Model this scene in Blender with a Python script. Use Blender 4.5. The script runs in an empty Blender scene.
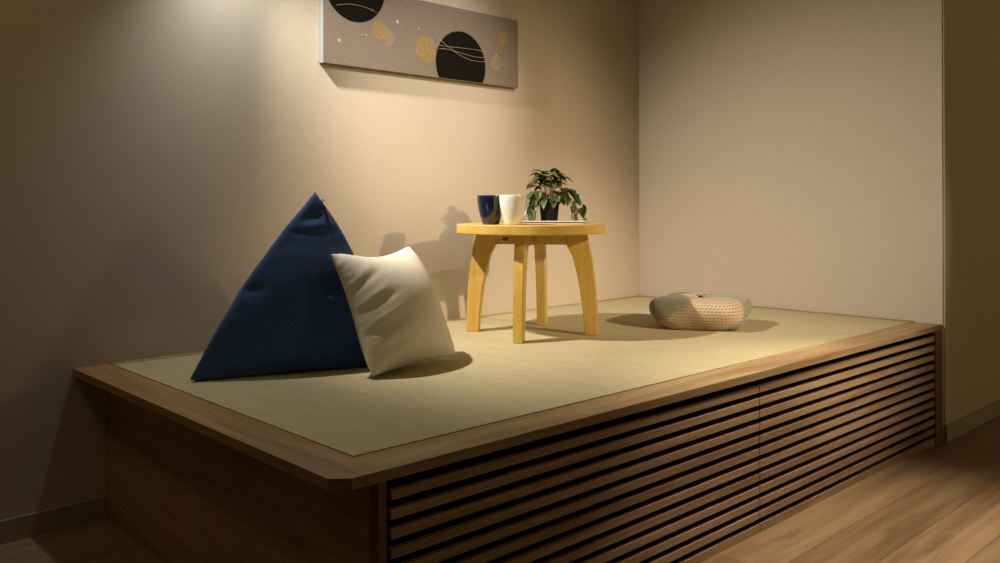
import bpy, bmesh, math, random
import numpy as np
from mathutils import Vector, Matrix, noise
from mathutils.bvhtree import BVHTree

random.seed(7)
C = bpy.context.scene.collection
H = 0.44                      # height of the platform's wooden rim above the floor
PI = math.pi

# ------------------------------------------------------------------ materials
def new_mat(name):
    m = bpy.data.materials.new(name); m.use_nodes = True
    nt = m.node_tree; nt.nodes.clear()
    out = nt.nodes.new('ShaderNodeOutputMaterial')
    bs = nt.nodes.new('ShaderNodeBsdfPrincipled')
    nt.links.new(bs.outputs[0], out.inputs[0])
    return m, nt, bs

def N(nt, t, **kw):
    n = nt.nodes.new(t)
    for k, v in kw.items():
        if k in n.inputs: n.inputs[k].default_value = v
        else: setattr(n, k, v)
    return n

def L(nt, a, b): nt.links.new(a, b)

def ramp(nt, fac, stops):
    r = nt.nodes.new('ShaderNodeValToRGB')
    e = r.color_ramp.elements
    while len(e) < len(stops): e.new(0.5)
    for el, (p, c) in zip(e, stops):
        el.position = p; el.color = (*c, 1)
    L(nt, fac, r.inputs[0]); return r.outputs[0]

def mapped(nt, scale, rot=(0, 0, 0), kind='Object'):
    tc = N(nt, 'ShaderNodeTexCoord'); mp = N(nt, 'ShaderNodeMapping')
    mp.inputs['Scale'].default_value = scale; mp.inputs['Rotation'].default_value = rot
    L(nt, tc.outputs[kind], mp.inputs[0]); return mp.outputs[0]

def bump(nt, bs, h, strength, dist=0.002):
    b = N(nt, 'ShaderNodeBump', Strength=strength, Distance=dist)
    L(nt, h, b.inputs['Height']); L(nt, b.outputs[0], bs.inputs['Normal'])

def mixc(nt, fac, a, b, mode='MIX'):
    m = nt.nodes.new('ShaderNodeMix'); m.data_type = 'RGBA'; m.blend_type = mode
    for idx, v in ((0, fac), (6, a), (7, b)):
        if hasattr(v, 'is_linked'): L(nt, v, m.inputs[idx])
        elif idx == 0: m.inputs[0].default_value = v
        else: m.inputs[idx].default_value = (*v, 1)
    return m.outputs[2]

def wood(name, dark, light, axis='x', rough=0.45, island=0.0, fine=1.0, spec=0.22, pore=0.55):
    """Timber whose grain runs along one local axis."""
    m, nt, bs = new_mat(name)
    s = {'x': (1.2, 14, 14), 'y': (14, 1.2, 14), 'z': (14, 14, 1.2)}[axis]
    sf = {'x': (5, 160, 160), 'y': (160, 5, 160), 'z': (160, 160, 5)}[axis]
    g = N(nt, 'ShaderNodeTexNoise', Scale=1.0 * fine, Detail=6.0, Roughness=0.6, Distortion=0.9)
    vec = mapped(nt, s)
    geo = N(nt, 'ShaderNodeNewGeometry')
    if island:
        va = N(nt, 'ShaderNodeVectorMath', operation='MULTIPLY_ADD')
        L(nt, geo.outputs['Random Per Island'], va.inputs[0])
        va.inputs[1].default_value = (37, 23, 51); L(nt, vec, va.inputs[2]); vec = va.outputs[0]
    L(nt, vec, g.inputs['Vector'])
    f = N(nt, 'ShaderNodeTexNoise', Scale=1.0, Detail=3.0)
    L(nt, mapped(nt, sf), f.inputs['Vector'])
    mid = tuple((a + b) / 2 for a, b in zip(dark, light))
    col = ramp(nt, g.outputs['Fac'], [(0.3, dark), (0.5, mid), (0.7, light)])
    fcol = ramp(nt, f.outputs['Fac'], [(0.35, (0.70, 0.62, 0.50)), (0.6, (1, 1, 1))])
    col = mixc(nt, pore, col, fcol, 'MULTIPLY')
    if island:
        ic = ramp(nt, geo.outputs['Random Per Island'], [(0, (1 - island,) * 3), (1, (1, 1, 1))])
        col = mixc(nt, 1.0, col, ic, 'MULTIPLY')
    L(nt, col, bs.inputs['Base Color'])
    bs.inputs['Roughness'].default_value = rough
    bs.inputs['Specular IOR Level'].default_value = spec
    bump(nt, bs, f.outputs['Fac'], 0.25, 0.001)
    return m

def fabric(name, a, b, scale=900, rough=0.95, sheen=0.2, bs_str=0.35):
    m, nt, bs = new_mat(name)
    w1 = N(nt, 'ShaderNodeTexNoise', Scale=1.0, Detail=2.0); L(nt, mapped(nt, (scale, scale * .3, scale * .5)), w1.inputs['Vector'])
    w2 = N(nt, 'ShaderNodeTexNoise', Scale=1.0, Detail=2.0); L(nt, mapped(nt, (scale * .3, scale * .5, scale)), w2.inputs['Vector'])
    ad = N(nt, 'ShaderNodeMath', operation='ADD'); L(nt, w1.outputs[0], ad.inputs[0]); L(nt, w2.outputs[0], ad.inputs[1])
    hf = N(nt, 'ShaderNodeMath', operation='MULTIPLY'); L(nt, ad.outputs[0], hf.inputs[0]); hf.inputs[1].default_value = 0.5
    L(nt, ramp(nt, hf.outputs[0], [(0.38, a), (0.62, b)]), bs.inputs['Base Color'])
    bs.inputs['Roughness'].default_value = rough
    bs.inputs['Sheen Weight'].default_value = sheen
    bs.inputs['Sheen Roughness'].default_value = 0.5
    bs.inputs['Specular IOR Level'].default_value = 0.15
    bump(nt, bs, hf.outputs[0], bs_str, 0.0015)
    return m

def plain(name, col, rough=0.5, metal=0.0, noise_amt=0.12, scale=60, coat=0.0, spec=0.5):
    m, nt, bs = new_mat(name)
    n = N(nt, 'ShaderNodeTexNoise', Scale=scale, Detail=4.0); L(nt, mapped(nt, (1, 1, 1)), n.inputs['Vector'])
    lo = tuple(c * (1 - noise_amt) for c in col); hi = tuple(min(1, c * (1 + noise_amt)) for c in col)
    L(nt, ramp(nt, n.outputs[0], [(0.3, lo), (0.7, hi)]), bs.inputs['Base Color'])
    bs.inputs['Roughness'].default_value = rough; bs.inputs['Metallic'].default_value = metal
    bs.inputs['Coat Weight'].default_value = coat; bs.inputs['Coat Roughness'].default_value = 0.08
    bs.inputs['Specular IOR Level'].default_value = spec
    return m

def wallpaper(name, a, b):
    m, nt, bs = new_mat(name)
    n = N(nt, 'ShaderNodeTexNoise', Scale=1.0, Detail=4.0, Roughness=0.65); L(nt, mapped(nt, (60, 60, 420)), n.inputs['Vector'])
    n2 = N(nt, 'ShaderNodeTexNoise', Scale=1.0, Detail=3.0); L(nt, mapped(nt, (350, 350, 500)), n2.inputs['Vector'])
    ad = N(nt, 'ShaderNodeMath', operation='ADD'); L(nt, n.outputs[0], ad.inputs[0]); L(nt, n2.outputs[0], ad.inputs[1])
    hf = N(nt, 'ShaderNodeMath', operation='MULTIPLY'); L(nt, ad.outputs[0], hf.inputs[0]); hf.inputs[1].default_value = 0.5
    L(nt, ramp(nt, hf.outputs[0], [(0.35, a), (0.65, b)]), bs.inputs['Base Color'])
    bs.inputs['Roughness'].default_value = 0.75
    bs.inputs['Specular IOR Level'].default_value = 0.25
    bump(nt, bs, hf.outputs[0], 0.3, 0.0012)
    return m

def tatami_mat_material():
    m, nt, bs = new_mat('tatami_weave')
    w = N(nt, 'ShaderNodeTexNoise', Scale=1.0, Detail=3.0); L(nt, mapped(nt, (900, 60, 60)), w.inputs['Vector'])
    v = N(nt, 'ShaderNodeTexNoise', Scale=1.0, Detail=2.0); L(nt, mapped(nt, (120, 650, 60)), v.inputs['Vector'])
    p = N(nt, 'ShaderNodeTexNoise', Scale=1.0, Detail=5.0, Roughness=0.7); L(nt, mapped(nt, (26, 7, 5)), p.inputs['Vector'])
    ad = N(nt, 'ShaderNodeMath', operation='ADD'); L(nt, w.outputs[0], ad.inputs[0]); L(nt, v.outputs[0], ad.inputs[1])
    hf = N(nt, 'ShaderNodeMath', operation='MULTIPLY'); L(nt, ad.outputs[0], hf.inputs[0]); hf.inputs[1].default_value = 0.5
    base = ramp(nt, hf.outputs[0], [(0.36, (0.43, 0.375, 0.22)), (0.64, (0.59, 0.525, 0.34))])
    pc = ramp(nt, p.outputs[0], [(0.35, (0.90, 0.90, 0.84)), (0.68, (1.0, 1.0, 1.0))])
    L(nt, mixc(nt, 1.0, base, pc, 'MULTIPLY'), bs.inputs['Base Color'])
    bs.inputs['Roughness'].default_value = 0.7; bs.inputs['Specular IOR Level'].default_value = 0.25
    bump(nt, bs, hf.outputs[0], 0.4, 0.001)
    return m

def floor_material():
    m, nt, bs = new_mat('floor_planks')
    vec = mapped(nt, (1, 1, 1))
    br = N(nt, 'ShaderNodeTexBrick', offset=0.37)
    L(nt, vec, br.inputs['Vector'])
    br.inputs['Color1'].default_value = (0.0, 0.0, 0.0, 1); br.inputs['Color2'].default_value = (1, 1, 1, 1)
    br.inputs['Mortar'].default_value = (0.5, 0.5, 0.5, 1)
    br.inputs['Scale'].default_value = 1.0; br.inputs['Mortar Size'].default_value = 0.0007
    br.inputs['Bias'].default_value = 0.0
    br.inputs['Brick Width'].default_value = 1.9; br.inputs['Row Height'].default_value = 0.152
    sh = N(nt, 'ShaderNodeVectorMath', operation='MULTIPLY_ADD')
    L(nt, br.outputs['Color'], sh.inputs[0]); sh.inputs[1].default_value = (9, 5, 3); L(nt, vec, sh.inputs[2])
    mp = N(nt, 'ShaderNodeMapping'); mp.inputs['Scale'].default_value = (1.6, 17, 1); L(nt, sh.outputs[0], mp.inputs[0])
    g = N(nt, 'ShaderNodeTexNoise', Scale=1.0, Detail=7.0, Roughness=0.62, Distortion=0.8); L(nt, mp.outputs[0], g.inputs['Vector'])
    col = ramp(nt, g.outputs[0], [(0.3, (0.19, 0.115, 0.06)), (0.52, (0.31, 0.20, 0.115)), (0.72, (0.40, 0.275, 0.165))])
    tone = ramp(nt, br.outputs['Color'], [(0, (0.78, 0.76, 0.74)), (1, (1.05, 1.04, 1.0))])
    col = mixc(nt, 1.0, col, tone, 'MULTIPLY')
    col = mixc(nt, br.outputs['Fac'], col, (0.05, 0.03, 0.015))
    L(nt, col, bs.inputs['Base Color'])
    bs.inputs['Roughness'].default_value = 0.42; bs.inputs['Specular IOR Level'].default_value = 0.4
    bump(nt, bs, g.outputs[0], 0.08, 0.001)
    return m

M = {}
M['wall'] = wallpaper('woven_wallpaper', (0.51, 0.445, 0.36), (0.61, 0.535, 0.44))
M['outer'] = wallpaper('outer_wallpaper', (0.53, 0.445, 0.305), (0.63, 0.53, 0.38))
M['skirting'] = plain('skirting_vinyl', (0.40, 0.33, 0.22), 0.55, noise_amt=0.05)
M['ceiling'] = plain('ceiling_paint', (0.62, 0.58, 0.52), 0.9, noise_amt=0.04)
M['floor'] = floor_material()
M['oak_x'] = wood('oak_rail_grain_along', (0.27, 0.17, 0.08), (0.51, 0.365, 0.205), 'x', 0.5)
M['oak_y'] = wood('oak_board_grain_across', (0.25, 0.145, 0.055), (0.50, 0.33, 0.155), 'y', 0.5)
M['slat'] = wood('slat_timber', (0.31, 0.195, 0.10), (0.58, 0.41, 0.235), 'x', 0.5, island=0.16)
M['panel'] = wood('side_panel_timber', (0.27, 0.155, 0.05), (0.54, 0.34, 0.13), 'y', 0.45, fine=0.8)
M['post'] = wood('post_timber', (0.17, 0.09, 0.035), (0.27, 0.155, 0.07), 'z', 0.45)
M['black'] = plain('shade_black', (0.007, 0.005, 0.0035), 0.95, spec=0.05)  # near-black stands in for the shade in the gaps behind the slats
M['tatami'] = tatami_mat_material()
M['tatami_edge'] = fabric('tatami_folded_edge', (0.38, 0.31, 0.15), (0.50, 0.42, 0.22), 600)
M['table_x'] = wood('table_oak_grain_along', (0.54, 0.34, 0.072), (0.71, 0.485, 0.13), 'x', 0.36, pore=0.25, spec=0.4)
M['table_z'] = wood('table_oak_grain_upright', (0.53, 0.335, 0.068), (0.70, 0.48, 0.128), 'z', 0.36, pore=0.25, spec=0.4)
M['navy'] = fabric('navy_cotton', (0.030, 0.062, 0.180), (0.064, 0.125, 0.33), 700, sheen=0.25)
M['cream'] = fabric('cream_linen', (0.70, 0.64, 0.53), (0.86, 0.81, 0.71), 800, sheen=0.1)
M['sage'] = fabric('sage_cotton', (0.20, 0.20, 0.135), (0.30, 0.295, 0.21), 700)
M['cup_white'] = plain('white_glazed_ceramic', (0.80, 0.77, 0.70), 0.22, noise_amt=0.03, coat=0.4)
M['cup_navy'] = plain('navy_glazed_ceramic', (0.006, 0.013, 0.05), 0.16, noise_amt=0.1, coat=0.6)
M['pot'] = plain('black_plastic', (0.008, 0.008, 0.0075), 0.6, spec=0.2)
M['soil'] = plain('potting_soil', (0.05, 0.032, 0.018), 0.95, noise_amt=0.6, scale=250)
M['stem'] = plain('green_stem', (0.30, 0.24, 0.09), 0.6)
M['paper'] = plain('white_paper', (0.78, 0.74, 0.66), 0.7, noise_amt=0.03)
M['pages'] = plain('shaded_page_edges', (0.20, 0.14, 0.09), 0.85, noise_amt=0.1, scale=400)  # dark brown puts the shade on the booklet's edge into the colour
M['plate'] = plain('dark_metal_plate', (0.13, 0.12, 0.10), 0.35, metal=0.8)
M['tuft'] = fabric('black_thread', (0.01, 0.01, 0.01), (0.03, 0.028, 0.025), 600)
M['art_black'] = plain('black_print', (0.006, 0.0055, 0.004), 0.85, noise_amt=0.25, scale=180, spec=0.1)
M['art_line'] = plain('pale_gold_line', (0.50, 0.42, 0.26), 0.6, noise_amt=0.35, scale=90)
M['art_side'] = fabric('canvas_side', (0.15, 0.165, 0.165), (0.21, 0.225, 0.225), 700)  # cool grey paints in the bluish light on the canvas's left edge

def canvas_material():
    m = fabric('grey_woven_canvas', (0.165, 0.13, 0.105), (0.255, 0.205, 0.165), 520, bs_str=0.5)
    return m
M['canvas'] = canvas_material()

def gold_material(name, base, gold, t):
    m, nt, bs = new_mat(name)
    n = N(nt, 'ShaderNodeTexNoise', Scale=150.0, Detail=5.0, Roughness=0.7); L(nt, mapped(nt, (1, 1, 1)), n.inputs['Vector'])
    L(nt, ramp(nt, n.outputs[0], [(t - 0.12, base), (t + 0.12, gold)]), bs.inputs['Base Color'])
    bs.inputs['Roughness'].default_value = 0.55
    return m
M['gold'] = gold_material('gold_leaf_print', (0.17, 0.115, 0.06), (0.36, 0.235, 0.085), 0.48)
M['gold_pale'] = gold_material('worn_gold_print', (0.21, 0.165, 0.125), (0.36, 0.25, 0.11), 0.55)

def leaf_material():
    m, nt, bs = new_mat('variegated_leaf')
    uv = N(nt, 'ShaderNodeUVMap'); sp = N(nt, 'ShaderNodeSeparateXYZ'); L(nt, uv.outputs[0], sp.inputs[0])
    nz = N(nt, 'ShaderNodeTexNoise', Scale=9.0, Detail=3.0); L(nt, uv.outputs[0], nz.inputs['Vector'])
    a = N(nt, 'ShaderNodeMath', operation='MULTIPLY_ADD'); L(nt, nz.outputs[0], a.inputs[0]); a.inputs[1].default_value = 0.25; L(nt, sp.outputs[0], a.inputs[2])
    col = ramp(nt, a.outputs[0], [(0.10, (0.035, 0.062, 0.016)), (0.27, (0.05, 0.085, 0.025)), (0.33, (0.17, 0.20, 0.11)),
                                  (0.42, (0.15, 0.18, 0.10)), (0.49, (0.045, 0.075, 0.022)), (0.75, (0.035, 0.06, 0.016)), (0.95, (0.08, 0.11, 0.035))])
    geo = N(nt, 'ShaderNodeNewGeometry')
    ic = ramp(nt, geo.outputs['Random Per Island'], [(0, (0.65, 0.65, 0.6)), (1, (1.25, 1.25, 1.1))])
    L(nt, mixc(nt, 1.0, col, ic, 'MULTIPLY'), bs.inputs['Base Color'])
    bs.inputs['Roughness'].default_value = 0.42
    return m
M['leaf'] = leaf_material()

def dots_material():
    m, nt, bs = new_mat('dotted_cotton')
    uv = N(nt, 'ShaderNodeUVMap'); mp = N(nt, 'ShaderNodeMapping'); mp.inputs['Scale'].default_value = (1, 1, 1)
    L(nt, uv.outputs[0], mp.inputs[0])
    sp = N(nt, 'ShaderNodeSeparateXYZ'); L(nt, mp.outputs[0], sp.inputs[0])
    def mth(op, *a):
        n = N(nt, 'ShaderNodeMath', operation=op)
        for i, v in enumerate(a):
            if hasattr(v, 'is_linked'): L(nt, v, n.inputs[i])
            else: n.inputs[i].default_value = v
        return n.outputs[0]
    v = mth('MULTIPLY', sp.outputs[1], 1.0)
    row = mth('FLOOR', v)
    u = mth('ADD', sp.outputs[0], mth('MULTIPLY', row, 0.5))
    fu = mth('SUBTRACT', mth('FRACT', u), 0.5); fv = mth('SUBTRACT', mth('FRACT', v), 0.5)
    d = mth('SQRT', mth('ADD', mth('MULTIPLY', fu, fu), mth('MULTIPLY', fv, fv)))
    c = ramp(nt, d, [(0.19, (0.22, 0.12, 0.05)), (0.29, (0.53, 0.43, 0.29))])
    L(nt, c, bs.inputs['Base Color'])
    bs.inputs['Roughness'].default_value = 0.9; bs.inputs['Specular IOR Level'].default_value = 0.15
    n = N(nt, 'ShaderNodeTexNoise', Scale=600.0); L(nt, mapped(nt, (1, 1, 1)), n.inputs['Vector'])
    bump(nt, bs, n.outputs[0], 0.25, 0.001)
    return m
M['dots'] = dots_material()

# ------------------------------------------------------------------ object helpers
def thing(name, label, cat, loc, rotz=0, group=None):
    o = bpy.data.objects.new(name, None); C.objects.link(o)
    o.empty_display_size = 0.05
    o.location = loc; o.rotation_euler = (0, 0, rotz)
    o['label'] = label; o['category'] = cat
    if group: o['group'] = group
    return o

def tag(o, label, cat, group=None):
    o['label'] = label; o['category'] = cat
    if group: o['group'] = group
    return o

def mesh_obj(name, verts, faces, mats, parent=None, smooth=True, loc=None, idx=None, uvs=None, label=None):
    me = bpy.data.meshes.new(name)
    me.from_pydata([tuple(v) for v in verts], [], [tuple(f) for f in faces])
    if not isinstance(mats, (list, tuple)): mats = [mats]
    for m in mats: me.materials.append(m)
    if idx is not None:
        for p, i in zip(me.polygons, idx): p.material_index = i
    if smooth:
        for p in me.polygons: p.use_smooth = True
    if uvs is not None:
        lay = me.uv_layers.new(name='UVMap')
        for p in me.polygons:
            for li in p.loop_indices:
                lay.data[li].uv = uvs[me.loops[li].vertex_index]
    me.update()
    o = bpy.data.objects.new(name, me); C.objects.link(o)
    if parent: o.parent = parent
    if loc is not None: o.location = loc
    if label: o['label'] = label
    return o

def bm_obj(name, bm, mat, parent=None, smooth=False, loc=None, label=None):
    bmesh.ops.recalc_face_normals(bm, faces=bm.faces)
    me = bpy.data.meshes.new(name); bm.to_mesh(me); bm.free()
    for m in (mat if isinstance(mat, (list, tuple)) else [mat]): me.materials.append(m)
    if smooth:
        for p in me.polygons: p.use_smooth = True
    o = bpy.data.objects.new(name, me); C.objects.link(o)
    if parent: o.parent = parent
    if loc is not None: o.location = loc
    if label: o['label'] = label
    return o

def prism(bm, poly, z0, z1):
    """A polygon in plan, raised from z0 to z1."""
    a = [bm.verts.new((x, y, z0)) for x, y in poly]; b = [bm.verts.new((x, y, z1)) for x, y in poly]
    n = len(poly); fs = [bm.faces.new(a[::-1]), bm.faces.new(b)]
    for i in range(n): fs.append(bm.faces.new((a[i], a[(i + 1) % n], b[(i + 1) % n], b[i])))
    return a + b, fs

def box(bm, x0, x1, y0, y1, z0, z1): return prism(bm, [(x0, y0), (x1, y0), (x1, y1), (x0, y1)], z0, z1)

def bevel_all(bm, w, seg=2):
    bmesh.ops.bevel(bm, geom=[e for e in bm.edges if e.calc_face_angle(0) > 0.5], offset=w, segments=seg, profile=0.5, affect='EDGES')

def lathe(name, prof, mat, parent=None, seg=48, loc=None, label=None, square=0.0):
    verts, faces = [], []
    for r, zz in prof:
        for k in range(seg):
            t = 2 * PI * k / seg; c, s = math.cos(t), math.sin(t)
            q = 1.0
            if square:
                q = (abs(c) ** square + abs(s) ** square) ** (-1 / square)
            verts.append((r * q * c, r * q * s, zz))
    for i in range(len(prof) - 1):
        for k in range(seg):
            a = i * seg + k; b = i * seg + (k + 1) % seg
            faces.append((a, b, b + seg, a + seg))
    if prof[0][0] > 1e-6: faces.append(tuple(range(seg))[::-1])
    if prof[-1][0] > 1e-6: faces.append(tuple(range((len(prof) - 1) * seg, len(prof) * seg)))
    o = mesh_obj(name, verts, faces, mat, parent, True, loc, label=label)
    o.data.set_sharp_from_angle(angle=math.radians(40))
    return o

def tube_geo(pts, radii, seg=6):
    V, F = [], []
    pts = [Vector(p) for p in pts]
    for i, p in enumerate(pts):
        d = (pts[min(i + 1, len(pts) - 1)] - pts[max(i - 1, 0)]).normalized()
        u = d.cross(Vector((0.31, 0.2, 0.93))).normalized(); w = d.cross(u)
        for k in range(seg):
            t = 2 * PI * k / seg
            V.append(p + (u * math.cos(t) + w * math.sin(t)) * radii[i])
    for i in range(len(pts) - 1):
        for k in range(seg):
            a = i * seg + k; b = i * seg + (k + 1) % seg
            F.append((a, b, b + seg, a + seg))
    F.append(tuple(range(seg))[::-1]); F.append(tuple(range((len(pts) - 1) * seg, len(pts) * seg)))
    return V, F

def structure(o): o['kind'] = 'structure'; return o

# ------------------------------------------------------------------ the room
X0, X1 = 0.7608, 3.3966       # platform, left lip and right wall
YF, YB = 1.206, 2.615         # platform front and back wall
CEIL = 2.50
WK = 0.0208                   # the picture wall is not quite square to the platform
def YW(x): return YB - WK * (X1 - x)
def slab(name, x0, x1, y0, y1, z0, z1, mat):
    bm = bmesh.new(); box(bm, x0, x1, y0, y1, z0, z1)
    return structure(bm_obj(name, bm, mat))

slab('floor', -1.6, 5.6, -3.4, YB, -0.06, 0, M['floor'])
slab('ceiling', -1.6, 5.6, -3.4, YB + 0.10, CEIL, CEIL + 0.06, M['ceiling'])
bm = bmesh.new(); prism(bm, [(-1.6, YW(-1.6)), (X1, YB), (X1, YB + 0.10), (-1.6, YB + 0.10)], -0.06, CEIL)
structure(bm_obj('wall_left', bm, M['wall']))
bm = bmesh.new(); box(bm, X1, 5.6, 1.195, YB + 0.10, -0.06, CEIL)
es = [e for e in bm.edges if all(abs(v.co.x - X1) < 1e-4 and abs(v.co.y - 1.195) < 1e-4 for v in e.verts)]
bmesh.ops.bevel(bm, geom=es, offset=0.006, segments=3, affect='EDGES')
wr = bm_obj('wall_right', bm, [M['wall'], M['outer']])
for p in wr.data.polygons:
    if p.normal.y < -0.5: p.material_index = 1
structure(wr)
def skirting(name, x0, x1, y0, y1):
    bm = bmesh.new(); box(bm, x0, x1, y0, y1, 0, 0.062)
    bevel_all(bm, 0.002); return structure(bm_obj(name, bm, M['skirting']))
bm = bmesh.new(); prism(bm, [(-1.6, YW(-1.6) - 0.007), (0.846, YW(0.846) - 0.007), (0.846, YW(0.846)), (-1.6, YW(-1.6))], 0, 0.062)
bevel_all(bm, 0.002); structure(bm_obj('baseboard_left', bm, M['skirting']))
skirting('baseboard_right', X1 + 0.004, 5.6, 1.188, 1.195)

# ------------------------------------------------------------------ the platform
plat = thing('tatami_platform', 'wooden raised platform with slatted front and solid left side against the wall corner', 'platform', (X0, YF, 0))
def P(bm): bmesh.ops.translate(bm, verts=bm.verts, vec=(-X0, -YF, 0)); return bm
XM, YM = 0.8589, 1.305        # mat bed
YT, XT = 2.580, 3.364         # inner edges of the back and right trims
TH = 0.026
NO = 0.0200                   # visible thickness of the edge boards
bm = bmesh.new(); prism(bm, [(X0, YW(X0)), (X0, YF + 0.026), (X0 + 0.030, YF), (XM, YF), (XM, YW(XM))], H - NO, H); bevel_all(bm, 0.003, 2)
bm_obj('edge_board', P(bm), M['oak_y'], plat, label='wide oak edge board along the left side')
bm = bmesh.new(); box(bm, XM, X1 - 0.0005, YF, YM, H - NO, H); bevel_all(bm, 0.003, 2)
bm_obj('edge_board', P(bm), M['oak_x'], plat, label='long oak edge board along the slatted front')
bm = bmesh.new(); prism(bm, [(XM, YW(XM) - 0.035), (X1 - 0.0005, YB - 0.035), (X1 - 0.0005, YB), (XM, YW(XM))], H - TH, H + 0.003); bevel_all(bm, 0.0015, 1)
bm_obj('back_trim', P(bm), M['oak_x'], plat)
bm = bmesh.new(); box(bm, XT, X1 - 0.0005, YM, YT - 0.001, H - TH, H + 0.003); bevel_all(bm, 0.0015, 1)
bm_obj('end_trim', P(bm), M['oak_y'], plat)
bm = bmesh.new(); prism(bm, [(0.8586, YF + 0.05), (X1 - 0.001, YF + 0.05), (X1 - 0.001, YB - 0.001), (0.8586, YW(0.8586) - 0.001)], H - TH - 0.02, H - TH); P(bm)
bm_obj('deck', bm, M['black'], plat)
bm = bmesh.new(); prism(bm, [(0.848, 1.234), (0.8584, 1.234), (0.8584, YW(0.8584) - 0.001), (0.848, YW(0.848) - 0.001)], 0.0, H - NO); P(bm)
bm_obj('side_panel', bm, M['panel'], plat)
bm = bmesh.new(); box(bm, 0.846, 0.864, 1.2105, 1.234, 0.0, H - NO); bevel_all(bm, 0.0015, 1); P(bm)
bm_obj('post', bm, M['post'], plat)
bm = bmesh.new(); box(bm, 3.352, X1 - 0.001, 1.2105, 1.234, 0.0, H - NO); bevel_all(bm, 0.0015, 1); P(bm)
bm_obj('post', bm, M['post'], plat)
bm = bmesh.new(); box(bm, 0.870, 3.352, 1.262, 1.274, 0.0, H - TH - 0.02); P(bm)
bm_obj('backing_panel', bm, M['black'], plat)
bm = bmesh.new(); box(bm, 0.870, 3.352, 1.252, 1.274, H - TH - 0.019, H - NO); P(bm)
bm_obj('front_rail', bm, M['black'], plat)
PITCH, SL = 0.0342, 0.0180
for x0, x1 in ((0.876, 2.1010), (2.1048, 3.349)):
    bm = bmesh.new()
    for k in range(12):
        zt = H - 0.0412 - PITCH * k
        z0 = max(zt - SL, 0.0) if k < 11 else 0.0
        box(bm, x0, x1, 1.2135, 1.2240, z0, zt)
    bevel_all(bm, 0.0044, 3)
    P(bm)
    sp = bm_obj('slatted_panel', bm, M['slat'], plat)
    for xs in (x0 + 0.06, (x0 + x1) / 2, x1 - 0.06):     # upright battens that carry the slats, blacked out to read as shade
        bm = bmesh.new(); box(bm, xs - 0.012, xs + 0.012, 1.2242, 1.2618, 0.004, H - 0.046); P(bm)
        bm_obj('batten', bm, M['black'], sp)

# tatami mats, lying in the frame
for x0, x1, lab in ((XM + 0.001, 1.6404, 'tatami mat at the left end of the platform, under the navy beanbag'),
                    (1.6406, 2.5024, 'middle tatami mat of the platform, under the round wooden table'),
                    (2.5026, XT - 0.001, 'tatami mat at the right end, under the patchwork floor cushion')):
    t = thing('tatami_mat', lab, 'tatami mat', (x0, YM + 0.0008, H - TH + 0.0006), 0, 'tatami mats on the platform')
    w, d, d2, th = x1 - x0, YW(x0) - 0.037 - YM, YW(x1) - 0.037 - YM, TH + 0.0014
    bm = bmesh.new(); prism(bm, [(0.0001, 0.0012), (w - 0.0001, 0.0012), (w - 0.0001, d2), (0.0001, d)], 0, th); bevel_all(bm, 0.0008, 2)
    bm_obj('woven_surface', bm, M['tatami'], t)
    bm = bmesh.new()
    box(bm, 0.0001, w - 0.0001, 0, 0.0025, 0, th - 0.0025); bevel_all(bm, 0.0005, 1)
    bm_obj('folded_edge', bm, M['tatami_edge'], t)
MT = H + 0.002                # top of the mats

# ------------------------------------------------------------------ cloth inflating
def inflate(V, F, scale=1.0, press=1.0, steps=220, its=8, pins=None, zmin=None, damp=0.90, extra=None, shear=0.5, seed=1, noise_amp=0.0, rest_from=None):
    """Mass-spring cloth bag blown up from a flat or faceted pattern."""
    X = np.array(V, float); R0 = X.copy()
    tri, E, S = [], set(), set()
    for f in F:
        n = len(f)
        for i in range(n): E.add(tuple(sorted((f[i], f[(i + 1) % n]))))
        if n == 4:
            tri += [(f[0], f[1], f[2]), (f[0], f[2], f[3])]
            S.add(tuple(sorted((f[0], f[2])))); S.add(tuple(sorted((f[1], f[3]))))
        else: tri.append(tuple(f))
    T = np.array(tri)
    EE = np.array(list(E) + list(S)); stiff = np.array([1.0] * len(E) + [shear] * len(S))
    Q = X if rest_from is None else np.array(rest_from) * np.array([1, 0, 1])
    rest = np.linalg.norm(Q[EE[:, 0]] - Q[EE[:, 1]], axis=1) * scale
    n = len(X)
    cnt = np.bincount(EE.ravel(), minlength=n).astype(float)[:, None]
    rng = np.random.default_rng(seed)
    vel = np.zeros_like(X)
    if noise_amp: X = X + rng.normal(0, noise_amp, X.shape)
    for st in range(steps):
        a, b, c = X[T[:, 0]], X[T[:, 1]], X[T[:, 2]]
        fn = np.cross(b - a, c - a)
        vn = np.zeros_like(X)
        for k in range(3):
            for j in range(3): vn[:, j] += np.bincount(T[:, k], weights=fn[:, j], minlength=n)
        p = press(st / steps) if callable(press) else press
        vel = vel * damp + vn * p
        Xp = X.copy()
        X = X + vel
        for _ in range(its):
            d = X[EE[:, 1]] - X[EE[:, 0]]; l = np.linalg.norm(d, axis=1) + 1e-12
            k = (l - rest) / l; k = np.where(k < 0, k * 0.5, k) * stiff * 0.5
            q = d * k[:, None]
            acc = np.zeros_like(X)
            for j in range(3):
                acc[:, j] = np.bincount(EE[:, 0], weights=q[:, j], minlength=n) - np.bincount(EE[:, 1], weights=q[:, j], minlength=n)
            X = X + acc / cnt * 1.7 * 2
            if pins:
                for i, pt in pins.items(): X[i] = X[i] + (np.array(pt) - X[i]) * 0.6
            if zmin is not None: X[:, 2] = np.maximum(X[:, 2], zmin)
            if extra: X = extra(X, st / steps)
        vel = X - Xp
    return X

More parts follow.
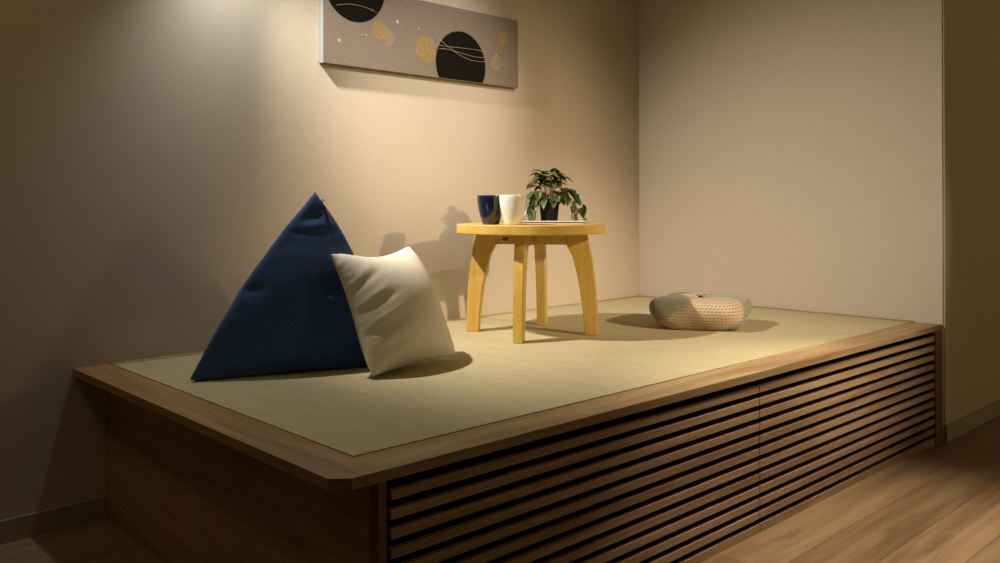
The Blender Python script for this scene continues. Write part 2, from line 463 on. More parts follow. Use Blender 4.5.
def laplace(X, F, it=1, lam=0.4):
    n = len(X); E = set()
    for f in F:
        for i in range(len(f)): E.add(tuple(sorted((f[i], f[(i + 1) % len(f)]))))
    E = np.array(list(E)); cnt = np.bincount(E.ravel(), minlength=n)[:, None]
    for _ in range(it):
        acc = np.zeros_like(X)
        for j in range(3):
            acc[:, j] = np.bincount(E[:, 0], weights=X[E[:, 1], j], minlength=n) + np.bincount(E[:, 1], weights=X[E[:, 0], j], minlength=n)
        X = X + (acc / cnt - X) * lam
    return X

def subsurf(o, lv=1):
    m = o.modifiers.new('smooth', 'SUBSURF'); m.levels = lv; m.render_levels = lv

# ------------------------------------------------------------------ navy triangular beanbag
def tetra_mesh(cs, n):
    idx, V, F = {}, [], []
    def vid(p):
        k = tuple(np.round(p, 6))
        if k not in idx: idx[k] = len(V); V.append(p)
        return idx[k]
    cen = sum(cs) / 4
    for f in ((0, 1, 3), (1, 2, 3), (2, 0, 3), (0, 2, 1)):
        A, B, D = (cs[i] for i in f)
        g = [[vid(A + (B - A) * (j / n) + (D - A) * (i / n)) for j in range(n - i + 1)] for i in range(n + 1)]
        nr = np.cross(B - A, D - A); flip = np.dot(nr, (A + B + D) / 3 - cen) < 0
        for i in range(n):
            for j in range(n - i):
                t = (g[i][j], g[i][j + 1], g[i + 1][j]); F.append(t[::-1] if flip else t)
                if j < n - i - 1:
                    t = (g[i][j + 1], g[i + 1][j + 1], g[i + 1][j]); F.append(t[::-1] if flip else t)
    return np.array(V), F, [vid(c) for c in cs]

bc = [np.array(p) for p in ((0.905, 2.138, 0.003), (1.415, 1.965, 0.004), (1.35, 2.46, 0.004), (1.255, 2.094, 0.501))]
V, F, ci = tetra_mesh(bc, 30)
pins = {i: c for i, c in zip(ci, bc)}
cenb = sum(bc) / 4
for p, q, bulge in ((0, 1, .0), (1, 2, .012), (2, 0, .010), (0, 3, .020), (1, 3, .036), (2, 3, .012)):
    A, B = bc[p], bc[q]; d = B - A; mid = (A + B) / 2 - cenb; mid -= d * (mid @ d) / (d @ d); mid /= np.linalg.norm(mid)
    t = ((V - A) @ d) / (d @ d); off = np.linalg.norm(V - (A + t[:, None] * d), axis=1)
    for i in np.where(off < 1e-5)[0]:
        pins[int(i)] = V[i] + mid * bulge * 4 * t[i] * (1 - t[i]) * (np.array([1, 1, 0 if max(p, q) < 3 else 1]))
Xb = inflate(V, F, scale=1.045, press=0.10, steps=150, its=8, pins=pins, zmin=0.0, noise_amp=0.0008, seed=4)
Xb = laplace(Xb, F, 1, 0.3)
base = np.array([1.22, 2.19, 0])
# creases pressed into the front: one from the left edge, one where the small cushion leans, a dimple under the apex
def crease(X, a, b, depth, width):
    a, b = np.array(a), np.array(b); d = b - a; t = np.clip(((X - a) @ d) / (d @ d), 0, 1)
    dist = np.linalg.norm(X - (a + t[:, None] * d), axis=1)
    front = np.array([-0.38, -0.90, 0.2]); front /= np.linalg.norm(front)
    w = np.exp(-(dist / width) ** 2) * np.sin(PI * np.clip(t, 0.08, 0.92)) ** 0.6
    return X - w[:, None] * front * depth
bvh0 = BVHTree.FromPolygons([tuple(v) for v in Xb], [tuple(f) for f in F])
def on_front(x, y, z):
    o = Vector((0, 0, 0.455)); d = (Vector((x, y, z)) - o).normalized(); h = bvh0.ray_cast(o, d)[0]
    return tuple(h) if h else (x, y, z)
for a, b, depth, width in (((1.019, 2.112, 0.220), (1.090, 2.089, 0.235), 0.009, 0.011), ((1.000, 2.118, 0.205), (1.060, 2.098, 0.215), -0.005, 0.012), ((1.250, 2.034, 0.236), (1.325, 2.008, 0.185), 0.016, 0.012),
                           ((1.250, 2.034, 0.216), (1.315, 2.008, 0.165), -0.009, 0.014), ((1.205, 2.060, 0.416), (1.250, 2.045, 0.434), 0.0065, 0.012), ((1.200, 2.060, 0.396), (1.250, 2.043, 0.410), -0.002, 0.014),
                           ((0.96, 2.12, 0.022), (1.18, 2.046, 0.016), 0.006, 0.014), ((1.10, 2.08, 0.09), (1.30, 2.0, 0.07), 0.005, 0.03)):
    Xb = crease(Xb, on_front(*a), on_front(*b), depth, width)
for i in range(len(Xb)):                               # soft lumps of the filling
    p = Vector(Xb[i] * 9.0); Xb[i] += np.array(noise.noise_vector(p)) * 0.0028 * min(1, Xb[i][2] / 0.12) + np.array(noise.noise_vector(p * 2.6)) * 0.0012 * min(1, Xb[i][2] / 0.08)
Xb[:, 2] = np.maximum(Xb[:, 2], 0)
bean = thing('beanbag', 'large navy blue triangular fabric beanbag standing on the mat against the wall', 'beanbag', (base[0], base[1], MT))
bo = mesh_obj('cover', Xb - base, F, M['navy'], bean); subsurf(bo)
bean_bvh = BVHTree.FromPolygons([tuple(v) for v in Xb], [tuple(f) for f in F])
# short fabric tab sewn into the seam near the apex
ap = Xb[ci[3]]
bm = bmesh.new()
box(bm, -0.004, 0.004, -0.014, 0.004, -0.0015, 0.0015); bevel_all(bm, 0.0008, 1)
tb = bm_obj('loop_tab', bm, M['navy'], bean, loc=tuple(Vector(ap - base) + Vector((0.018, -0.010, -0.030))))
tb.rotation_euler = (0.3, 0.6, -0.7)

# ------------------------------------------------------------------ cream cushion leaning on the beanbag
CORNERS = ((1.262, 1.835, 0.008), (1.625, 1.918, 0.010), (1.226, 1.976, 0.3255), (1.590, 2.090, 0.334))
CHOP, CPRESS = 0.030, 0.24
def pillow(S, n, pressure, chop):
    V, F = [], []
    def ix(s, i, j):
        if i in (0, n) or j in (0, n): s = 0
        return key[(s, i, j)]
    key = {}
    for s in (0, 1):
        for i in range(n + 1):
            for j in range(n + 1):
                if s == 1 and (i in (0, n) or j in (0, n)): continue
                u, v = i / n - .5, j / n - .5
                inn = (1 - (2 * u) ** 2) * (1 - (2 * v) ** 2)
                key[(s, i, j)] = len(V)
                V.append((u * S, (1 if s else -1) * 0.03 * inn, (v + .5) * S))
    for s in (0, 1):
        for i in range(n):
            for j in range(n):
                q = (ix(s, i, j), ix(s, i + 1, j), ix(s, i + 1, j + 1), ix(s, i, j + 1))
                F.append(q if s == 0 else q[::-1])
    return np.array(V), F, key, n
SC = 0.388
V, F, key, n = pillow(SC, 50, 0, 0)
BL, BR, TL, TRc = (np.array(p) for p in CORNERS)
uu, vv = V[:, 0] / SC + .5, V[:, 2] / SC
flat = (BL[None] * ((1 - uu) * (1 - vv))[:, None] + BR[None] * (uu * (1 - vv))[:, None] + TL[None] * ((1 - uu) * vv)[:, None] + TRc[None] * (uu * vv)[:, None])
nrm = np.cross(BR - BL, TL - BL); nrm /= np.linalg.norm(nrm)          # toward the room
start = flat - nrm * V[:, 1][:, None]
cpins = {}
hold = {}
for k in range(n + 1):
    u = k / n; b4 = 4 * u * (1 - u)
    hold[key[(0, k, 0)]] = BL + (BR - BL) * u + np.array([0, 0.012, 0.004]) * b4
    hold[key[(0, 0, k)]] = BL + (TL - BL) * u + np.array([0.012, 0.004, 0]) * b4
    hold[key[(0, n, k)]] = BR + (TRc - BR) * u + np.array([-0.006, 0.004, 0]) * b4
    hold[key[(0, k, n)]] = TL + (TRc - TL) * u + np.array([0, 0.004, -0.030]) * b4 ** 1.3
cpins = hold
top_mid = [(key[(0, i, n)], i / n) for i in range(10, n - 9)]
cnt_it = [0]
def press_on(X, t):
    cnt_it[0] += 1
    if cnt_it[0] % 8 == 0:                              # it leans on the beanbag without going into it
        push_out(X)
    return X
RAY = Vector((0.31, -0.87, 0.39)).normalized()
def inside_bean(p):
    k, o = 0, Vector(p)
    for _ in range(12):
        h = bean_bvh.ray_cast(o, RAY)
        if h[0] is None: break
        k += 1; o = h[0] + RAY * 1e-5
    return k % 2 == 1
def push_out(X, gap=0.004):
    for i in np.where((X[:, 0] < 1.55) & (X[:, 1] > 1.88))[0]:
        c, nr, fi, ds = bean_bvh.find_nearest(X[i])
        if c is None or ds > 0.12: continue
        v = Vector(X[i]) - c
        if inside_bean(X[i]): X[i] = c - v.normalized() * gap if v.length > 1e-6 else c + nr * gap
        elif ds < gap and v.length > 1e-6: X[i] = c + v.normalized() * gap
Xc = inflate(start, F, scale=1.0, press=CPRESS, steps=170, its=8, pins=cpins, extra=press_on, zmin=0.0, noise_amp=0.0010, seed=11, damp=0.88, shear=0.3, rest_from=V)
Xc = laplace(Xc, F, 3, 0.4)
for _ in range(3): push_out(Xc, 0.009)
Xc[:, 2] = np.maximum(Xc[:, 2], 0)
# the loose top right corner folds back, and short creases run in from the left side and the corners
ax_a = BL + (BR - BL) * 0.44 + (TL - BL) * 1.0; ax_b = BL + (BR - BL) * 1.0 + (TL - BL) * 0.70
ax_d = (ax_b - ax_a) / np.linalg.norm(ax_b - ax_a)
dist = (uu - 0.44) * (0.30) + (vv - 1.0) * (0.56); dist = dist / math.hypot(0.30, 0.56) * SC
for i in np.where(dist > 0)[0]:
    a = math.radians(4) * min(1.0, dist[i] / 0.06) ** 1.3
    Rm = Matrix.Rotation(a, 3, Vector(ax_d)); p0 = Vector(ax_a)
    q = Rm @ (Vector(Xc[i]) - p0) + p0
    if (q - p0).dot(Vector(nrm)) > (Vector(Xc[i]) - p0).dot(Vector(nrm)):
        q = Matrix.Rotation(-a, 3, Vector(ax_d)) @ (Vector(Xc[i]) - p0) + p0
    Xc[i] = q
frontm = (V[:, 1] <= 0.0001)
for (u0, v0, u1, v1, amp, wid) in ((.03, .64, .30, .74, -.005, .035), (.04, .70, .26, .80, .003, .03), (.03, .47, .34, .55, -.006, .035), (.04, .53, .28, .61, .004, .03), (.04, .30, .40, .40, -.007, .035),
                                  (.05, .36, .36, .46, .004, .03), (.05, .16, .36, .25, -.006, .03), (.06, .21, .33, .31, .004, .028), (.10, .06, .24, .20, -.005, .026), (.52, .95, .66, .76, -.006, .03),
                                  (.72, .86, .80, .68, -.005, .028), (.88, .80, .92, .62, -.005, .028), (.80, .04, .70, .22, -.004, .03), (.93, .08, .80, .20, -.004, .03), (.45, .05, .47, .22, -.003, .03)):
    dx, dy = u1 - u0, v1 - v0; tt = np.clip(((uu - u0) * dx + (vv - v0) * dy) / (dx * dx + dy * dy), 0, 1)
    rr = np.hypot(uu - u0 - tt * dx, vv - v0 - tt * dy)
    wv = 0.62 * amp * np.exp(-(rr / (wid * 0.66)) ** 2) * np.sin(PI * np.clip(tt, .06, .94)) ** .7 * frontm * np.clip(np.minimum(np.minimum(uu, 1 - uu), np.minimum(vv, 1 - vv)) / .04, 0, 1)
    Xc = Xc + wv[:, None] * nrm[None]
Xc[:, 2] = np.maximum(Xc[:, 2], 0)
cb = np.array([1.467, 1.911, 0])
cush = thing('cushion', 'square cream fabric cushion leaning back against the navy beanbag', 'cushion', (cb[0], cb[1], MT))
co = mesh_obj('cover', Xc - cb, F, M['cream'], cush); subsurf(co)

# ------------------------------------------------------------------ round table
TC = (2.135, 2.118); TROT = math.radians(33.7)
table = thing('side_table', 'low round wooden table with four splayed legs standing on the middle mat', 'table', (TC[0], TC[1], MT), TROT)
TZ, TT, TR = 0.3855, 0.033, 0.262
lathe('tabletop', [(0.0, TZ - TT), (TR - 0.003, TZ - TT), (TR, TZ - TT + 0.003), (TR, TZ - 0.003), (TR - 0.003, TZ), (0.0, TZ)], M['table_x'], table, 96)
for ax in (0, 1):                                      # crossed rails under the top
    bm = bmesh.new(); zt = TZ - TT
    if ax == 0: box(bm, -0.125, 0.125, -0.014, 0.014, zt - 0.040, zt)
    else:
        box(bm, -0.014, 0.014, -0.125, -0.0142, zt - 0.040, zt); box(bm, -0.014, 0.014, 0.0142, 0.125, zt - 0.040, zt)
    bevel_all(bm, 0.002, 2); bm_obj('cross_rail', bm, M['table_x'], table)
prof_out = [(0.196, TZ - TT), (0.208, 0.30), (0.219, 0.24), (0.227, 0.17), (0.232, 0.09), (0.233, 0.0)]
prof_in = [(0.190, 0.0), (0.184, 0.08), (0.175, 0.15), (0.162, 0.22), (0.147, 0.275), (0.128, TZ - TT - 0.042), (0.124, TZ - TT)]
for k in range(4):
    a = k * PI / 2
    ring = prof_out + prof_in; bm = bmesh.new(); lw = 0.0165
    f = [bm.verts.new((r, -lw, zz)) for r, zz in ring]; b = [bm.verts.new((r, lw, zz)) for r, zz in ring]
    bm.faces.new(f); bm.faces.new(b[::-1])
    for i in range(len(ring)): bm.faces.new((f[i], b[i], b[(i + 1) % len(ring)], f[(i + 1) % len(ring)]))
    bmesh.ops.recalc_face_normals(bm, faces=bm.faces)
    bmesh.ops.bevel(bm, geom=[e for e in bm.edges if e.calc_face_angle(0) > 0.9], offset=0.002, segments=2, affect='EDGES')
    bmesh.ops.rotate(bm, verts=bm.verts, cent=(0, 0, 0), matrix=Matrix.Rotation(a, 3, 'Z'))
    bm_obj('leg', bm, M['table_z'], table)
# little metal plate on the rail toward the left leg
bm = bmesh.new(); box(bm, -0.0155, -0.0138, 0.080, 0.100, TZ - TT - 0.027, TZ - TT - 0.015); bevel_all(bm, 0.0005, 1)
bm_obj('maker_plate', bm, M['plate'], table, label='small dark metal plate')
TOP = MT + TZ

# ------------------------------------------------------------------ cups
def cup(label, loc, mat, h, rt, rb):
    t = thing('cup', label, 'cup', loc, 0, 'cups on the round table')
    pr = [(0.0, 0.0), (rb - 0.003, 0.0), (rb, 0.003)]
    for k in range(1, 13):
        s = k / 12; pr.append((rb + (rt - rb) * (1 - (1 - s) ** 1.75), 0.003 + (h - 0.005) * s))
    pr += [(rt - 0.0005, h), (rt - 0.0028, h), (rt - 0.0038, h - 0.003)]
    for k in range(11, 0, -1):
        s = k / 12; pr.append((rb - 0.004 + (rt - rb) * (1 - (1 - s) ** 1.75), 0.006 + (h - 0.008) * s))
    pr += [(rb - 0.008, 0.007), (0.0, 0.007)]
    lathe('cup_body', pr, mat, t, 48); return t
cup('white ceramic cup on the round table in front of the plant', (1.958, 2.027, TOP), M['cup_white'], 0.099, 0.0455, 0.0280)
cup('glossy navy blue ceramic cup on the round table, left of the white cup', (1.955, 2.132, TOP), M['cup_navy'], 0.0985, 0.0465, 0.0285)

# ------------------------------------------------------------------ booklet and plant
BK = (2.215, 2.094); BROT = math.radians(-48)
bk = thing('booklet', 'thin white booklet lying flat on the table under the plant pot', 'booklet', (BK[0], BK[1], TOP), BROT)
bm = bmesh.new(); box(bm, -0.110, 0.110, -0.066, 0.066, 0.0010, 0.0068); bm_obj('pages', bm, M['pages'], bk)
bm = bmesh.new(); box(bm, -0.112, 0.112, -0.068, 0.068, 0, 0.0010); box(bm, -0.112, 0.112, -0.068, 0.068, 0.0068, 0.0085); box(bm, -0.112, 0.112, 0.0665, 0.068, 0.0010, 0.0068)
bm_obj('paper_cover', bm, M['paper'], bk)
PZ = TOP + 0.0085
PL = (2.235, 2.125)
plant = thing('potted_plant', 'trailing variegated green plant in a small black pot on the round table', 'plant', (PL[0], PL[1], PZ))
lathe('pot', [(0.0, 0.0), (0.0225, 0.0), (0.024, 0.002), (0.0285, 0.060), (0.0315, 0.060), (0.0325, 0.064), (0.0320, 0.069), (0.0295, 0.069), (0.0285, 0.060), (0.0, 0.057)], M['pot'], plant, 40, square=6)
lathe('soil', [(0.0, 0.0575), (0.0265, 0.0575), (0.0270, 0.0600), (0.020, 0.0615), (0.0, 0.0625)], M['soil'], plant, 32, square=6)
rh = Vector((0.7296, -0.6838, 0)); bh = Vector((0.6838, 0.7296, 0)); zh = Vector((0, 0, 1))   # to the right of the room view, away from it
def bez(p, n=10):
    p = [Vector(q) for q in p]; out = []
    m = len(p) - 1
    for k in range(n + 1):
        t = k / n; q = Vector()
        for i in range(m + 1): q += p[i] * (math.comb(m, i) * t ** i * (1 - t) ** (m - i))
        out.append(q)
    return out
SV, SF, LV, LF, LU = [], [], [], [], []
def add_stem(pts, r0=0.0014):
    v, f = tube_geo(pts, [r0 * (1 - 0.55 * i / len(pts)) for i in range(len(pts))], 6)
    o = len(SV); SV.extend(v); SF.extend(tuple(i + o for i in q) for q in f)
def add_leaf(p, d, up, ln, wd, curl):
    d = d.normalized(); s = d.cross(up).normalized(); u = s.cross(d).normalized()
    o = len(LV); nl, nw = 8, 4
    for i in range(nl + 1):
        t = i / nl
        w = wd * (math.sin(PI * min(1, t ** 0.75)) ** 0.85) * (1 - 0.25 * t) if 0 < t < 1 else 0.0004
        ang = curl * t
        c = p + d * (ln * math.sin(ang) / max(curl, 1e-3)) - u * (ln * (1 - math.cos(ang)) / max(curl, 1e-3)) if curl > 1e-3 else p + d * ln * t
        nrm = (u * math.cos(ang) + d * math.sin(ang))
        for j in range(nw + 1):
            q = j / nw * 2 - 1
            LV.append(c + s * (w * q) + nrm * (abs(q) * w * 0.32)); LU.append((j / nw, t))
    for i in range(nl):
        for j in range(nw):
            a = o + i * (nw + 1) + j; LF.append((a, a + 1, a + nw + 2, a + nw + 1))
rng = random.Random(21)
def W(r, b, z): return rh * r + bh * b + zh * z
def leafy(pts, start, ln, wd, gap=1, curl=0.9, droop=0.5):
    add_stem(pts)
    for i in range(start, len(pts)):
        if (i - start) % gap and i < len(pts) - 1: continue
        d = (pts[min(i + 1, len(pts) - 1)] - pts[i - 1]).normalized()
        side = d.cross(zh)
        if side.length < 0.1: side = rh.copy()
        side.normalize()
        sgn = 1 if (i // gap) % 2 else -1
        last = i >= len(pts) - 1
        dd = d * (1.0 if last else 0.55) + side * (0 if last else 0.8 * sgn) - zh * droop * rng.uniform(0.3, 1) + Vector((rng.uniform(-.25, .25),) * 3)
        k = rng.uniform(0.8, 1.15)
        add_leaf(pts[i], dd, zh + Vector((rng.uniform(-.3, .3), rng.uniform(-.3, .3), 0)), ln * k, wd * k, curl * rng.uniform(0.6, 1.3))
# crown
for k in range(19):
    a = 2 * PI * k / 19 * 2 + rng.uniform(-.2, .2); rr = rng.uniform(0.022, 0.062); hh = 0.204 - rr * 0.85 + rng.uniform(-0.025, 0.006)
    p0 = W(0.012 * math.cos(a), 0.012 * math.sin(a), 0.058)
    p3 = W(rr * math.cos(a) - 0.002, rr * math.sin(a) * 0.9, hh)
    p1 = W(0.4 * rr * math.cos(a), 0.4 * rr * math.sin(a), 0.10); p2 = W(0.75 * rr * math.cos(a), 0.75 * rr * math.sin(a), hh + 0.008)
    leafy(bez([p0, p1, p2, p3], 8), 4, 0.042, 0.0130, 1, 0.7, 0.12)
for k in range(12):
    a = 2 * PI * k / 12 + 0.2; rr = rng.uniform(0.034, 0.058); hh = rng.uniform(0.070, 0.112)
    p0 = W(0.015 * math.cos(a), 0.015 * math.sin(a), 0.058); p3 = W(rr * math.cos(a), rr * math.sin(a) * 0.9, hh)
    p1 = W(0.5 * rr * math.cos(a), 0.5 * rr * math.sin(a), hh + 0.015)
    leafy(bez([p0, p1, p3], 6), 3, 0.040, 0.0130, 1, 0.8, 0.35)
# trailing to the left, over the booklet
for end, hi, st in (((-0.100, -0.010, 0.020), 0.130, 3), ((-0.070, -0.045, 0.014), 0.125, 4), ((-0.080, 0.03, 0.045), 0.135, 3), ((-0.062, -0.025, 0.034), 0.135, 4)):
    e = W(*end)
    leafy(bez([W(-0.012, 0, 0.058), W(end[0] * 0.45, end[1] * 0.4, hi), W(end[0] * 0.95, end[1], hi * 0.8), e], 9), st, 0.042, 0.0150, 1, 0.7, 0.6)
# trailing to the right
for end, hi, st in (((0.128, 0.000, 0.012), 0.150, 4), ((0.100, 0.03, 0.05), 0.150, 4), ((0.085, -0.035, 0.030), 0.125, 4), ((0.118, -0.015, 0.06), 0.140, 5)):
    e = W(*end)
    leafy(bez([W(0.012, 0, 0.058), W(end[0] * 0.4, end[1] * 0.4, hi), W(end[0] * 0.8, end[1], hi * 0.85), e], 9), st, 0.044, 0.0155, 2, 0.7, 0.5)
for q in LV: q.z = max(q.z, 0.0015)
for q in SV: q.z = max(q.z, 0.001)
mesh_obj('stems', SV, SF, M['stem'], plant)
mesh_obj('leaves', LV, LF, M['leaf'], plant, uvs=LU)

# ------------------------------------------------------------------ patchwork floor cushion
OC = (2.717, 1.808); OROT = math.radians(12)
oj = thing('floor_cushion', 'small puffy patchwork floor cushion of grey green and dotted panels', 'cushion', (OC[0], OC[1], MT), OROT)
prof = [(0.0, 0.1000), (0.012, 0.1020), (0.03, 0.1075), (0.06, 0.1120), (0.09, 0.1120), (0.115, 0.1085), (0.132, 0.1020), (0.144, 0.0925), (0.151, 0.080),
        (0.154, 0.066), (0.153, 0.052), (0.149, 0.038), (0.143, 0.026), (0.135, 0.015), (0.126, 0.006), (0.116, 0.001), (0.10, 0.0), (0.0, 0.0)]
NQ = 14
def ojami_pt(th, i):
    r, zz = prof[i]
    e = 2.0 + 2.4 * min(1, r / 0.12)
    # upper square and lower square are turned against each other, like twisted pieced cloth
    s = max(0.0, min(1.0, (0.10 - zz) / 0.10)) if r > 0.11 else (0.0 if zz > 0.05 else 1.0)
    ph = th - math.radians(24) * s
    c, q = abs(math.cos(ph)), abs(math.sin(ph))
    rr = 1.11 * r * (c ** e + q ** e) ** (-1 / e)
    bul = 1 + 0.012 * math.sin(7 * th + 40 * zz) * (0.3 + s)
    return Vector((rr * bul * math.cos(th), rr * bul * math.sin(th), zz))
arc = [0.0]
for i in range(1, len(prof)): arc.append(arc[-1] + math.hypot(prof[i][0] - prof[i - 1][0], prof[i][1] - prof[i - 1][1]))
for qd in range(4):
    V, F, U = [], [], []
    for i in range(len(prof)):
        r, zz = prof[i]
        s = max(0.0, min(1.0, (0.104 - zz) / 0.104)) if r > 0.11 else (0.0 if zz > 0.05 else 1.0)
        for k in range(NQ + 1):
            a = qd * PI / 2 + (k / NQ) * PI / 2 + math.radians(185) - math.radians(44) * s
            p = ojami_pt(a, i)
            edge = min(k, NQ - k) / NQ
            pin = 0.0035 * math.exp(-(edge / 0.03) ** 2)
            p = p * (1 - pin / max(p.length, 0.02))
            p.z = max(p.z, 0.0)
            V.append(p); U.append((0.15 * (k / NQ * PI / 2) * 1.15 / 0.0118, arc[i] / 0.0118))
    for i in range(len(prof) - 1):
        for k in range(NQ):
            a = i * (NQ + 1) + k; F.append((a, a + NQ + 1, a + NQ + 2, a + 1))
    sage = qd % 2 == 1
    mesh_obj('fabric_panel', V, F, M['sage'] if sage else M['dots'], oj, uvs=U, label='plain grey green fabric panel' if sage else 'tan fabric panel with rows of brown dots')
bm = bmesh.new()
bmesh.ops.create_uvsphere(bm, u_segments=16, v_segments=10, radius=1.0)
bmesh.ops.scale(bm, verts=bm.verts, vec=(0.011, 0.011, 0.006)); bmesh.ops.translate(bm, verts=bm.verts, vec=(0, 0, 0.1055))
for s in (-1, 1):
    v, f = tube_geo(bez([(0, 0, 0.108), (0.008 * s, -0.006, 0.118), (0.020 * s, -0.010 * s, 0.114)], 6), [0.0016] * 7, 6)
    vs = [bm.verts.new(p) for p in v]
    for q in f: bm.faces.new([vs[i] for i in q])
bm_obj('tuft', bm, M['tuft'], oj, True)

# ------------------------------------------------------------------ picture
PT = 0.026
def onwall(x, z):
    t = (YB - WK * X1 - PT) / (2.59 - WK * x); return x * t, 0.455 + (z - 0.455) * t
px0, pz0 = onwall(1.585, 0.9525); px1, pz1 = onwall(2.5346, 1.2345); pz0 += H; pz1 += H
pic = thing('wall_art', 'wide grey canvas print with black discs and gold dots hanging on the wall', 'picture', (px0, YW(px0) - 0.0005, pz0), math.atan(WK))
bm = bmesh.new()
box(bm, 0, px1 - px0, -PT, 0, 0, pz1 - pz0); bevel_all(bm, 0.0015, 2)
cv = bm_obj('canvas', bm, [M['canvas'], M['art_side']], pic)
for p in cv.data.polygons:
    if p.normal.x < -0.9: p.material_index = 1
w, h = px1 - px0, pz1 - pz0
def disc(name, cx, cz, r, mat, lift, label=None, seg=64):
    """A printed disc, cut off where the canvas ends."""
    poly = [(cx + r * math.cos(2 * PI * k / seg), cz + r * math.sin(2 * PI * k / seg)) for k in range(seg)]
    def clip(poly, inside, cut):
        out = []
        for a, b in zip(poly, poly[1:] + poly[:1]):
            if inside(a): out.append(a)
            if inside(a) != inside(b): out.append(cut(a, b))
        return out
    m = 0.001
    def cutx(x): return lambda a, b: (x, a[1] + (b[1] - a[1]) * (x - a[0]) / (b[0] - a[0]))
    def cutz(z): return lambda a, b: (a[0] + (b[0] - a[0]) * (z - a[1]) / (b[1] - a[1]), z)
    poly = clip(poly, lambda p: p[1] > m, cutz(m)); poly = clip(poly, lambda p: p[1] < h - m, cutz(h - m))
    poly = clip(poly, lambda p: p[0] > m, cutx(m)); poly = clip(poly, lambda p: p[0] < w - m, cutx(w - m))
    bm = bmesh.new(); n = len(poly)
    a = [bm.verts.new((x, -PT - lift, z)) for x, z in poly]; b = [bm.verts.new((x, -PT + 0.0005, z)) for x, z in poly]
    bm.faces.new(a); bm.faces.new(b[::-1])
    for i in range(n): bm.faces.new((a[i], b[i], b[(i + 1) % n], a[(i + 1) % n]))
    return bm_obj(name, bm, mat, pic, label=label)
def pc(x, z):
    x, z = onwall(x, z); return (x - px0, z + H - pz0)
disc('printed_disc', *pc(1.717, 1.243), 0.130, M['art_black'], 0.0004, 'large black disc cut off by the left top edge')
disc('printed_disc', *pc(2.217, 1.013), 0.131, M['art_black'], 0.0004, 'large black disc cut off by the bottom edge')
disc('printed_dot', *pc(1.826, 1.095), 0.034, M['gold'], 0.0003, 'speckled gold dot')
disc('printed_dot', *pc(1.866, 1.074), 0.026, M['gold_pale'], 0.0002, 'worn pale gold dot')
disc('printed_dot', *pc(2.040, 1.052), 0.050, M['gold'], 0.0003, 'large speckled gold dot')
disc('printed_dot', *pc(2.444, 1.149), 0.029, M['gold'], 0.0003, 'speckled gold dot')
disc('printed_dot', *pc(2.405, 1.040), 0.030, M['gold_pale'], 0.0002, 'worn pale gold dot')
for x, z, r in ((1.650, 1.037, 0.006), (1.903, 1.140, 0.006), (2.408, 1.074, 0.005), (1.765, 1.070, 0.004), (2.005, 1.128, 0.004), (1.792, 1.168, 0.003)):
    disc('printed_dot', *pc(x, z), r, M['art_line'], 0.0004, seg=16)
def line(name, pts, r=0.0007):
    q = [Vector((p.x, -PT - 0.0006, p.y)) for p in bez([(*pc(a, b), 0) for a, b in pts], 14)]
    v, f = tube_geo(q, [r] * len(q), 5); mesh_obj(name, v, f, M['art_line'], pic)
line('gold_line', [(1.640, 1.160), (1.70, 1.180), (1.76, 1.176), (1.815, 1.158)])
line('gold_line', [(2.105, 1.100), (2.17, 1.068), (2.24, 1.020), (2.345, 1.040)])
line('gold_line', [(2.095, 1.078), (2.18, 1.072), (2.27, 1.090), (2.345, 1.078)])
line('gold_line', [(2.100, 1.064), (2.19, 1.074), (2.28, 1.040), (2.345, 1.058)])
line('gold_line', [(2.435, 1.052), (2.45, 1.034), (2.462, 1.040), (2.475, 1.022)])
line('gold_line', [(1.74, 1.064), (1.752, 1.076), (1.765, 1.066), (1.775, 1.072)])

# ------------------------------------------------------------------ light
def spot(name, loc, target, energy, col, size, blend, radius):
    d = bpy.data.lights.new(name, 'SPOT'); d.energy = energy; d.color = col
    d.spot_size = math.radians(size); d.spot_blend = blend; d.shadow_soft_size = radius
    o = bpy.data.objects.new(name, d); C.objects.link(o); o.location = loc
    o.rotation_euler = (Vector(target) - Vector(loc)).to_track_quat('-Z', 'Y').to_euler(); return o
LP = (1.118, 2.384, H + 1.411)      # a small spotlight high beside the picture wall: its beam and its spill
spot('wall_spotlight', LP, (2.60, 1.72, H), 140, (1.0, 0.89, 0.73), 93, 1.0, 0.018)
spot('wall_spotlight_spill', LP, (1.72, 1.97, H + 0.10), 21, (1.0, 1.0, 0.97), 148, 1.0, 0.018)
spot('picture_spotlight', (1.95, 0.55, 2.44), (2.06, 2.59, H + 0.86), 170, (1.0, 0.90, 0.78), 29, 1.0, 0.03)
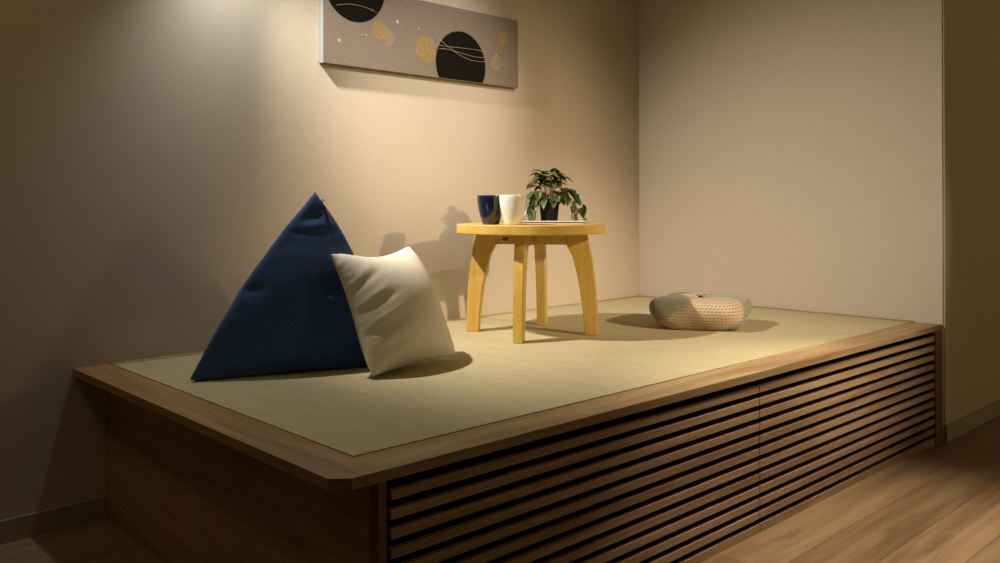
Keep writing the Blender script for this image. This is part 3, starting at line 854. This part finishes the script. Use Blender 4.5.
TK = (2.65, -2.2, H + 1.92)          # track in the room, two heads
spot('track_spotlight', TK, (2.36, 2.59, H + 0.26), 370, (1.0, 0.74, 0.46), 28.6, 1.0, 0.05)
spot('track_spotlight_corner', TK, (2.83, 2.59, H - 0.24), 500, (1.0, 0.82, 0.60), 22, 1.0, 0.05)
spot('ceiling_downlight', (2.12, 0.62, 2.46), (2.20, 0.88, 0.1), 235, (1.0, 0.86, 0.66), 44, 1.0, 0.04)
def disk(loc, e, col, size, rot=(0, 0, 0)):
    ad = bpy.data.lights.new('fill_light', 'AREA'); ad.energy = e; ad.color = col; ad.shape = 'DISK'; ad.size = size
    ao = bpy.data.objects.new('fill_light', ad); C.objects.link(ao); ao.location = loc; ao.rotation_euler = rot
disk((-0.15, 2.10, 2.42), 3.4, (1.0, 0.80, 0.42), 0.4)  # added fill, no real fixture: lifts the dim upper left wall
disk((4.5, -3.0, 1.75), 15, (1.0, 0.78, 0.42), 0.8, (PI / 2, 0, 0))  # added upright fill, no real fixture: brightens the outer right wall
wd = bpy.data.worlds.new('room_dusk'); bpy.context.scene.world = wd; wd.use_nodes = True
wd.node_tree.nodes['Background'].inputs[0].default_value = (1.0, 0.76, 0.30, 1)
wd.node_tree.nodes['Background'].inputs[1].default_value = 0.018

# ------------------------------------------------------------------ camera
cam = bpy.data.cameras.new('camera'); cam.sensor_width = 36; cam.lens = 853.9066 * 36 / 1000
cam.shift_y = -(281.5 - 204.4919) / 1000; cam.clip_start = 0.02
co_ = bpy.data.objects.new('camera', cam); C.objects.link(co_)
yaw = math.radians(46.8554)
co_.matrix_world = Matrix.Translation((0, 0, H + 0.455)) @ Matrix.Rotation(yaw - PI / 2, 4, 'Z') @ Matrix.Rotation(PI / 2, 4, 'X') @ Matrix.Rotation(math.radians(-0.1884), 4, 'Z')
sc = bpy.context.scene
sc.camera = co_
sc.view_settings.view_transform = 'Standard'; sc.view_settings.look = 'None'
sc.view_settings.gamma = 1.0; sc.view_settings.exposure = 0.0; sc.view_settings.use_curve_mapping = False
